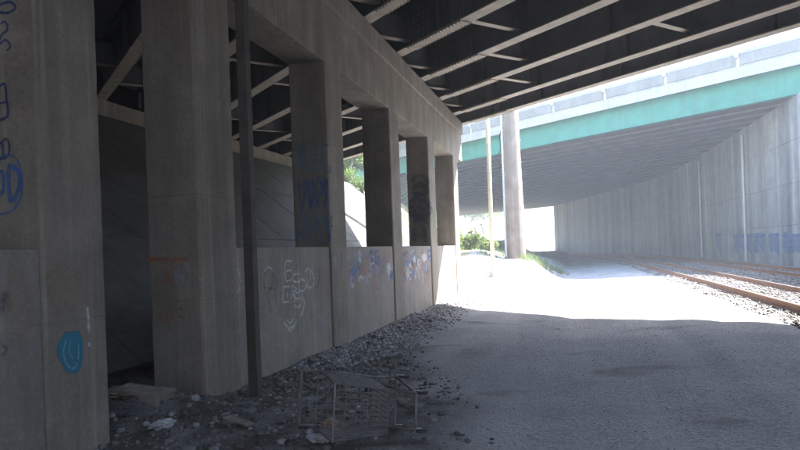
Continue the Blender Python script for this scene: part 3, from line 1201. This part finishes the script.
pts, sz = [], []
while len(pts) < 17000:
    y = 3.0 + 18 * random.random() ** 1.5
    x = random.uniform(-7.0 if y < 7 else FACE, edge_x(y) + 0.25)
    w_ = smooth(edge_x(y) + 0.3, -3.8, x) * (1 - 0.6 * smooth(10, 19, y))
    if random.random() > 0.12 + 0.9 * w_ or in_pier(x, y):
        continue
    s = 0.007 + 0.040 * random.random() ** 5
    pts.append((x, y, ground_z(x, y) + s * 0.2))
    sz.append(s)
def part_of(test):
    k_ = [i for i, q_ in enumerate(pts) if test(q_)]
    return [pts[i] for i in k_], [sz[i] for i in k_]


brk_ = lambda q_: q_[1] + 0.9 * noise.noise(Vector((q_[0], q_[1] * 0.7, 0))) + 1.2 * (q_[0] + 3.6) * -1 < 9.2
a_, b_ = part_of(brk_)
stone_field('rubble', M['stone'], a_, b_, 'dark loose rubble and dirt heaped around the near columns and cart', 'rubble')
a_, b_ = part_of(lambda q_: not brk_(q_))
stone_field('rubble', M['pale'], a_, b_, 'pale loose gravel heaped along the foot of the crash wall', 'rubble')
pts, sz = [], []
while len(pts) < 9000:
    y = 4.2 + 13 * random.random() ** 1.7
    x = random.uniform(edge_x(y), 5.0)
    s = 0.003 + 0.010 * random.random() ** 4
    pts.append((x, y, ground_z(x, y) + s * 0.15))
    sz.append(s)
stone_field('gravel', M['pale'], pts, sz, 'small loose gravel scattered over the dusty roadway', 'gravel')
pts, sz = [], []
while len(pts) < 34000:
    y = 9 + 60 * random.random() ** 1.6
    xr = random.gauss(6.6, 2.0)
    if not 3.3 < xr < 10.1:
        continue
    x = xr + track_x(y) - 10.5
    d1 = min(abs(xr - 10.5 + 5.73), abs(xr - 10.5 + 2.15))
    s = random.uniform(0.014, 0.032) * (1 + y / 80)
    # keep clear of the rails themselves
    if abs(d1 - 0.7175) < 0.075 + s:
        continue
    pts.append((x, y, ground_z(x, y) + 0.012 + 0.035 * random.random()))
    sz.append(s)
stone_field('ballast', M['ballast'], pts, sz, 'brownish crushed stone ballast filling the railway tracks', 'ballast')

# single larger stones
pz = on_ground(256, 404)
bm_st = []
for k in range(5):
    bm = bmesh.new()
    bmesh.ops.create_icosphere(bm, subdivisions=2, radius=1.0)
    for v in bm.verts:
        q = v.co.copy()
        v.co *= 1 + 0.35 * noise.noise(q * 1.3 + Vector((k * 7, 0, 0))) + 0.12 * noise.noise(q * 3.1 + Vector((0, k * 5, 0)))
        v.co.z *= 0.62
        for ax in range(3):
            lim = 0.72 if ax < 2 else 0.45
            v.co[ax] = max(-lim, min(lim, v.co[ax]))
    me_ = bpy.data.meshes.new('stone')
    bm.to_mesh(me_)
    bm.free()
    me_.materials.append(M['rock'])
    bm_st.append(me_)
cnt = 0
while cnt < 64:
    y = 3.9 + 13 * random.random() ** 1.5
    x = random.uniform(FACE - (1.6 if 5.0 < y < 6.5 else 0), edge_x(y) - 0.3)
    s = random.uniform(0.045, 0.095)
    if in_pier(x - s, y) or in_pier(x, y + s) or in_pier(x, y - s):
        continue
    o = bpy.data.objects.new('stone', random.choice(bm_st))
    link(o)
    o.location = (x, y, ground_z(x, y) + s * 0.18)
    o.scale = (s * random.uniform(0.8, 1.3), s, s * random.uniform(0.8, 1.2))
    o.rotation_euler = (random.uniform(-0.3, 0.3), random.uniform(-0.3, 0.3), random.uniform(0, 6.28))
    big = 'chunky' if s > 0.07 else 'fist sized'
    if 5.0 < y < 6.6 and x < -3.6:
        where = 'in the gap between the two piers'
    elif y < 5.0:
        where = 'in front of the column with the teal oval'
    elif (x - pz.x) ** 2 + (y - pz.y) ** 2 < 0.8:
        where = 'around the foot of the rusted steel post'
    elif x > -2.6 and y < 8:
        where = 'in the dark dirt around the tipped shopping cart'
    elif y < 10.7:
        where = 'below the crash wall panel with white lettering'
    elif y < 14.8:
        where = 'below the crash wall panel with blue and orange marks'
    else:
        where = 'below the last crash wall panels towards the sunlight'
    tag(o, big + ' grey broken stone ' + where, 'stone', 'larger stones in the rubble along the pier')
    cnt += 1

# low broken concrete kerb in the gap between the two piers
bm = bmesh.new()
box(bm, -0.75, 0.75, -0.16, 0.16, -0.3, 0.36, 0.03)
bmesh.ops.subdivide_edges(bm, edges=[e_ for e_ in bm.edges if e_.calc_length() > 0.2], cuts=5, use_grid_fill=True)
for v in bm.verts:
    v.co += Vector((noise.noise(v.co * 4), noise.noise(v.co * 4 + Vector((5, 0, 0))), noise.noise(v.co * 4 + Vector((0, 5, 0))))) * 0.09
o = mesh_obj('concrete_block', bm, M['pier'])
o.location = (-4.95, 5.85, 0.0)
o.rotation_euler = (0.02, 0.03, 0.12)
tag(o, 'low broken concrete block lying in the dark gap between the two piers', 'concrete block')

# ------------------------------------------------------------------ posts and poles
pz = on_ground(256, 404)
bm = bmesh.new()
H_ = SOF - 0.004
box(bm, -0.058, 0.058, -0.058, 0.058, -0.3, H_, 0.008)
post = empty('steel_post', (pz.x, pz.y, 0))
o = mesh_obj('shaft', bm, M['postrust'], post)
boxobj('base_plate', -0.16, 0.16, -0.16, 0.16, 0.03, 0.055, M['postrust'], post, 0.004)
for sx in (-1, 1):
    for sy in (-1, 1):
        bm = bmesh.new()
        tube(bm, [(sx * 0.125, sy * 0.125, 0.054), (sx * 0.125, sy * 0.125, 0.09)], 0.014, 6)
        mesh_obj('bolt', bm, M['bolt'], post)
tag(post, 'slim dark rusted steel post standing just in front of the pier columns', 'post')

pole = empty('utility_pole', (0, 0, 0))
q = on_plane(517, 257, (0, 0, 1.1), Vector((0, 0, 1)))
q = Vector((-2.95, 33.4, 0))
q.z = ground_z(q.x, q.y)
pole.location = q
bm = bmesh.new()
NS = 18
tube(bm, [(0.02 * math.sin(i * 0.6), 0.015 * math.cos(i * 0.5), -0.8 + i * 0.9) for i in range(NS)], [0.55 - 0.012 * i for i in range(NS)], 20)
mesh_obj('shaft', bm, M['wood'], pole, True)
bm = bmesh.new()
tube(bm, [(-0.40, -0.46, 0.1), (-0.40, -0.44, 9.0)], 0.05, 8)
mesh_obj('conduit', bm, M['galv'], pole)
for i in range(9):
    bm = bmesh.new()
    a = -2.3 if i % 2 else -0.5
    z = 2.6 + i * 0.55
    r_ = 0.5 - 0.012 * (z / 0.9)
    tube(bm, [(math.cos(a) * r_, math.sin(a) * r_, z), (math.cos(a) * (r_ + 0.16), math.sin(a) * (r_ + 0.16), z), (math.cos(a) * (r_ + 0.165), math.sin(a) * (r_ + 0.165), z + 0.06)], 0.016, 6)
    mesh_obj('step_bolt', bm, M['galv'], pole)
bm = bmesh.new()
tube(bm, [(-0.42, -0.1, 6.7), (-0.55, -0.15, 6.2), (-0.52, -0.16, 5.5), (-0.75, -0.2, 5.1), (-0.50, -0.15, 4.7), (-0.44, -0.1, 4.2)], 0.025, 6)
mesh_obj('cable_loop', bm, M['rubber'], pole)
tag(pole, 'tall thick weathered utility pole on the sunlit bank between the bridges', 'utility pole')

tp = empty('sign_post', (0, 0, 0))
q = Vector((-3.35, 27.3, 0))
q.z = ground_z(q.x, q.y)
tp.location = q
bm = bmesh.new()
tube(bm, [(0, 0, -0.4), (0, 0, 4), (0, 0, 8.6)], 0.085, 12)
mesh_obj('shaft', bm, M['cream'], tp, True)
bm = bmesh.new()
tube(bm, [(0, 0, -0.05), (0, 0, 0.18), (0, 0, 0.22)], [0.15, 0.15, 0.1], 12)
mesh_obj('collar', bm, M['galv'], tp)
bm = bmesh.new()
tube(bm, [(0, 0, 8.6), (0, 0, 8.66), (0, 0, 8.72)], [0.1, 0.09, 0.03], 12)
mesh_obj('cap', bm, M['galv'], tp)
tag(tp, 'thin pale yellow pipe post on the sunlit bank beside the utility pole', 'post')


# ------------------------------------------------------------------ shopping cart
def cart():
    root = empty('shopping_cart', (0, 0, 0))
    tag(root, 'wrecked wire shopping cart tipped on its side in the rubble', 'shopping cart')
    BL, TW, BW, Hh = 0.82, 0.27, 0.21, 0.46     # length, half widths top/bottom, height
    z0 = 0.34

    def corner(u, v, h):          # u along length 0..1, v -1..1, h 0..1
        x = -0.02 + (BL + 0.08 * h) * u - 0.06 * h * (1 - u)
        taper = 1 - 0.16 * u
        return Vector((x, v * (BW + (TW - BW) * h) * taper, z0 + Hh * h + 0.05 * h * (1 - u)))
    rw = 0.0035

    def wires(name, f, nu, nv):
        bm = bmesh.new()
        for i in range(nu + 1):
            tube(bm, [f(i / nu, k / 3) for k in range(4)], rw, 5)
        for j in range(nv + 1):
            tube(bm, [f(k / 3, j / nv) for k in range(4)], rw, 5)
        return mesh_obj(name, bm, M['wire'], root)
    wires('basket_side', lambda a, b_: corner(a, -1, b_), 20, 5)
    wires('basket_side', lambda a, b_: corner(a, 1, b_), 20, 5)
    wires('basket_bottom', lambda a, b_: corner(a, -1 + 2 * b_, 0), 16, 9)
    wires('basket_front', lambda a, b_: corner(1, -1 + 2 * a, b_), 9, 5)
    wires('basket_gate', lambda a, b_: corner(0, -1 + 2 * a, b_), 9, 5)
    bm = bmesh.new()
    tube(bm, [corner(0, -1, 1), corner(1, -1, 1), corner(1, 1, 1), corner(0, 1, 1), corner(0, -1, 1)], 0.009, 8)
    mesh_obj('rim', bm, M['wire'], root)
    bm = bmesh.new()
    for s in (-1, 1):
        tube(bm, [(-0.18, s * 0.25, 1.0), (-0.06, s * 0.25, 0.62), (-0.02, s * 0.22, 0.34), (0.02, s * 0.23, 0.13), (0.25, s * 0.21, 0.115), (0.78, s * 0.15, 0.11)], 0.0125, 8)
        tube(bm, [(0.78, s * 0.15, 0.11), (0.62, s * 0.16, 0.22), (0.3, s * 0.19, 0.335)], 0.0125, 8)
    tube(bm, [(0.78, -0.15, 0.11), (0.80, 0, 0.11), (0.78, 0.15, 0.11)], 0.0125, 8)
    tube(bm, [(0.05, -0.23, 0.125), (0.05, 0.23, 0.125)], 0.011, 8)
    mesh_obj('frame', bm, M['wire'], root)
    bm = bmesh.new()
    tube(bm, [(-0.18, -0.26, 1.0), (-0.185, 0, 1.0), (-0.18, 0.26, 1.0)], 0.017, 10)
    mesh_obj('handle', bm, M['plasticred'], root)
    for x, y in ((0.03, -0.23), (0.03, 0.23), (0.74, -0.155), (0.74, 0.155)):
        bm = bmesh.new()
        tube(bm, [(x, y - 0.013, 0.056), (x, y + 0.013, 0.056)], 0.056, 16)
        wh = mesh_obj('wheel', bm, M['rubber'], root)
        bm = bmesh.new()
        for s in (-1, 1):
            box(bm, x - 0.014, x + 0.014, y + s * 0.018 - 0.002, y + s * 0.018 + 0.002, 0.045, 0.115)
        box(bm, x - 0.016, x + 0.016, y - 0.02, y + 0.02, 0.1152, 0.12)
        mesh_obj('caster_fork', bm, M['galv'], wh)
    return root


ct = cart()
c0 = on_ground(417, 440)
yw = math.radians(12)
lx = -(fw * math.cos(yw) + r0 * math.sin(yw) * -1.0)       # the front end points at the roadway
ly = Vector((0, 0, 1))
lz = lx.cross(ly).normalized()
# the cart lies on its side: its width stands upright, its wheels stick out to the right
R3 = Matrix((lx, ly, lz)).transposed()
tilt = Matrix.Rotation(-0.10, 3, lx) @ Matrix.Rotation(0.10, 3, lz)
o_ = c0 - lx * 0.35
ct.matrix_world = Matrix.Translation((o_.x, o_.y, ground_z(o_.x, o_.y) + 0.25)) @ (tilt @ R3).to_4x4()


# ------------------------------------------------------------------ litter
def crumple(name, px, py, size, mat, label, cat, seed, flat=0.5):
    bm = bmesh.new()
    bmesh.ops.create_icosphere(bm, subdivisions=4, radius=1.0)
    for v in bm.verts:
        q_ = v.co.copy()
        rdg = abs(noise.noise(q_ * 1.8 + Vector((seed, 0, 0))))
        rdg2 = abs(noise.noise(q_ * 4.5 + Vector((0, seed, 0))))
        v.co *= 0.75 + 0.75 * rdg - 0.3 * rdg2
        v.co.z *= flat
    o_ = mesh_obj(name, bm, mat)
    c_ = on_ground(px, py)
    o_.location = (c_.x, c_.y, ground_z(c_.x, c_.y) + size[2] * flat * 0.55)
    o_.scale = size
    o_.rotation_euler = (0, 0, seed)
    return tag(o_, label, cat)


crumple('plastic_bag', 163, 436, (0.16, 0.09, 0.08), M['bag'], 'crumpled white plastic bag in the rubble in front of the gap between piers', 'plastic bag', 1.3)
crumple('plastic_bag', 318, 446, (0.15, 0.09, 0.07), M['bag'], 'crumpled white plastic bag beside the tipped shopping cart', 'plastic bag', 2.7)
crumple('paper_bag', 331, 436, (0.10, 0.08, 0.10), M['tanbag'], 'crumpled tan paper bag beside the tipped shopping cart', 'paper bag', 4.1, 0.8)
crumple('foil_wrapper', 196, 415, (0.07, 0.05, 0.06), M['bag'], 'small pale wrapper at the foot of the second concrete column', 'wrapper', 5.2, 0.6)
crumple('cloth_rag', 128, 425, (0.22, 0.12, 0.09), M['tanbag'], 'dirty brown rag on the rubble by the concrete block', 'rag', 6.6, 0.5)
for i, (px, py, L, a, lab) in enumerate(((150, 421, 0.55, 0.6, 'short split board leaning on the rubble beside the concrete block'), (238, 432, 0.42, -0.5, 'short split board lying flat near the rusted steel post'))):
    c_ = on_ground(px, py)
    bm = bmesh.new()
    box(bm, -L / 2, L / 2, -0.045, 0.045, -0.012, 0.012, 0.003)
    bmesh.ops.subdivide_edges(bm, edges=bm.edges[:], cuts=2)
    for v in bm.verts:
        v.co += Vector((0, noise.noise(v.co * 9) * 0.01, noise.noise(v.co * 4) * 0.012))
    o = mesh_obj('board', bm, M['board'])
    o.location = (c_.x, c_.y, ground_z(c_.x, c_.y) + 0.055)
    o.rotation_euler = (0.05, 0.10 if i == 0 else 0.03, a)
    tag(o, lab, 'board')


# ------------------------------------------------------------------ trees, bushes, grass
def leaves(name, centers, per, rad, size, mat, parent):
    cs = np.asarray(centers)
    n = len(cs) * per
    c_ = np.repeat(cs, per, 0)
    d = RNG.normal(size=(n, 3))
    d /= np.linalg.norm(d, axis=1)[:, None]
    pnt = c_ + d * (RNG.random((n, 1)) ** 0.5) * rad
    a = RNG.normal(size=(n, 3))
    a /= np.linalg.norm(a, axis=1)[:, None]
    b_ = np.cross(a, RNG.normal(size=(n, 3)))
    b_ /= np.linalg.norm(b_, axis=1)[:, None]
    s = size * RNG.uniform(0.6, 1.3, (n, 1))
    V = np.stack([pnt - a * s, pnt + b_ * s * 0.5, pnt + a * s, pnt - b_ * s * 0.5], 1).reshape(-1, 3)
    me_ = bpy.data.meshes.new(name)
    me_.vertices.add(n * 4)
    me_.vertices.foreach_set('co', V.reshape(-1).astype(np.float32))
    me_.loops.add(n * 4)
    me_.polygons.add(n)
    me_.loops.foreach_set('vertex_index', np.arange(n * 4, dtype=np.int32))
    me_.polygons.foreach_set('loop_start', np.arange(0, n * 4, 4, dtype=np.int32))
    me_.update(calc_edges=True)
    me_.materials.append(mat)
    return link(bpy.data.objects.new(name, me_), parent)


def tree(x, y, h, r, label, leaf, seed, group=None):
    random.seed(seed)
    root = empty('leafy_tree', (x, y, ground_z(x, y) - 0.1))
    tag(root, label, 'tree', group)
    bm = bmesh.new()
    top = h * 0.75
    tr_ = [(random.uniform(-.12, .12) * i, random.uniform(-.12, .12) * i, top * i / 6) for i in range(7)]
    tube(bm, tr_, [0.03 * h * (1 - 0.13 * i) for i in range(7)], 9)
    cen = []
    for i in range(13):
        a = i * 2.4 + random.random()
        zb = h * random.uniform(0.28, 0.7)
        base = Vector(tr_[min(6, int(zb / top * 6))])
        rr = r * random.uniform(0.6, 1.0)
        end = Vector((base.x + math.cos(a) * rr, base.y + math.sin(a) * rr, min(h, zb + rr * random.uniform(0.3, 0.8))))
        mid = (base + end) / 2 + Vector((0, 0, 0.15 * rr))
        tube(bm, [base, mid, end], [0.012 * h, 0.007 * h, 0.003 * h], 6)
        for k in range(5):
            q_ = mid.lerp(end, random.uniform(0.2, 1.1))
            cen.append((q_.x + random.gauss(0, .22 * r), q_.y + random.gauss(0, .22 * r), q_.z + random.gauss(0, .16 * r)))
    for k in range(10):
        cen.append((random.gauss(0, .3 * r), random.gauss(0, .3 * r), h * random.uniform(0.7, 1.0)))
    mesh_obj('trunk', bm, M['bark'], root, True)
    leaves('crown', cen, 85, r * 0.27, 0.13 + 0.01 * h, M[leaf], root)
    return root


tree(-15.5, 44.5, 6.5, 2.6, 'round leafy tree on the slope, seen through the pier opening', 'leaf0', 1, 'trees behind the pier')
tree(-19.0, 53.0, 8.5, 3.4, 'taller leafy tree standing at the top of the side slope', 'leaf1', 2, 'trees behind the pier')
tree(-13.0, 58.0, 5.0, 2.3, 'small leafy tree low on the slope beside the overpass', 'leaf1', 3, 'trees behind the pier')
tree(-21.5, 158.0, 11.0, 5.2, 'distant leafy tree standing beyond the overpass near the track curve', 'leaf1', 5, 'trees behind the pier')


def bush(x, y, h, r, label, leaf, seed):
    random.seed(seed)
    root = empty('bush', (x, y, ground_z(x, y) - 0.05))
    tag(root, label, 'bush', 'bushes on the sunlit bank')
    bm = bmesh.new()
    cen = []
    for i in range(9):
        a = i * 0.7 + random.random()
        e_ = Vector((math.cos(a) * r * random.uniform(.3, .9), math.sin(a) * r * random.uniform(.3, .9), h * random.uniform(.5, 1)))
        tube(bm, [(0, 0, 0), e_ * 0.5 + Vector((0, 0, 0.1)), e_], [0.03, 0.02, 0.008], 5)
        for k in range(3):
            q_ = e_ * random.uniform(0.45, 1.05)
            cen.append((q_.x, q_.y, q_.z))
    mesh_obj('stem', bm, M['bark'], root)
    leaves('foliage', cen, 60, r * 0.35, 0.075, M[leaf], root)


bush(-9.2, 43.0, 1.6, 1.1, 'rounded green bush on the bank beyond the pier end', 'leaf0', 11)
bush(-7.4, 47.5, 1.3, 1.0, 'low yellowish bush on the bank in front of the overpass', 'leaf1', 12)
bush(-12.8, 39.5, 1.7, 1.3, 'bushy green shrub on the side slope behind the pier opening', 'leaf0', 13)
bush(-5.4, 34.6, 1.1, 0.9, 'sunlit yellow green bush on the bank just beyond the pier end', 'leaf1', 15)
bush(-4.5, 35.4, 0.7, 0.7, 'low sunlit bush on the bank between the pipe post and utility pole', 'leaf1', 16)
bush(-6.6, 33.6, 1.5, 1.0, 'taller sunlit bush on the bank close behind the last column', 'leaf1', 17)
bush(-5.2, 45.0, 0.9, 0.8, 'small weedy bush between the utility pole and the overpass', 'leaf1', 14)

bl = []
random.seed(31)
cl = [(-1.6, 34.4, 0.5), (-2.2, 35.2, 0.6), (-1.2, 36.2, 0.5), (-3.6, 34.2, 0.5), (-0.9, 38, 0.5), (-4.4, 32.5, 0.6), (-2.3, 32.7, 0.4), (-6.5, 36, 1.2), (-8.5, 33, 1.5), (-10, 38, 2.0), (-12, 43, 2.5), (-6, 41, 1.5), (-1.9, 37.5, .5)]
V, Fq = [], []
for cx, cy, cr in cl:
    for k in range(int(240 * cr)):
        x, y = random.gauss(cx, cr * 0.55), random.gauss(cy, cr * 0.55)
        z = ground_z(x, y) - 0.02
        h = random.uniform(0.12, 0.5)
        a = random.uniform(0, 6.28)
        dx, dy = math.cos(a), math.sin(a)
        w_ = 0.012
        lx, ly = random.gauss(0, .12), random.gauss(0, .12)
        i0 = len(V)
        V += [(x - dx * w_, y - dy * w_, z), (x + dx * w_, y + dy * w_, z), (x + dx * w_ * .6 + lx * .5, y + dy * w_ * .6 + ly * .5, z + h * .65), (x - dx * w_ * .6 + lx * .5, y - dy * w_ * .6 + ly * .5, z + h * .65), (x + lx, y + ly, z + h)]
        Fq += [(i0, i0 + 1, i0 + 2, i0 + 3), (i0 + 3, i0 + 2, i0 + 4)]
me = bpy.data.meshes.new('grass')
me.from_pydata(V, [], Fq)
me.materials.append(M['grass'])
tag(link(bpy.data.objects.new('grass', me)), 'yellow green grass tufts on the sunlit bank around the pole', 'grass', kind='stuff')

# ------------------------------------------------------------------ haze volume added to imitate a lens glare veil
m = bpy.data.materials.new('glare_veil')
m.use_nodes = True
t = m.node_tree
t.nodes.remove(t.nodes['Principled BSDF'])
pv = nd(t, 'ShaderNodeVolumePrincipled')
pv.inputs['Color'].default_value = (0.80, 0.88, 1.0, 1)
pv.inputs['Density'].default_value = HAZE
pv.inputs['Anisotropy'].default_value = 0.35
t.links.new(pv.outputs[0], t.nodes['Material Output'].inputs['Volume'])
hz = boxobj('haze', -360, 360, -160, 610, -1.6, 17.5, m)
tag(hz, 'thin pale haze added under the bridges to imitate lens glare', 'haze', kind='stuff')
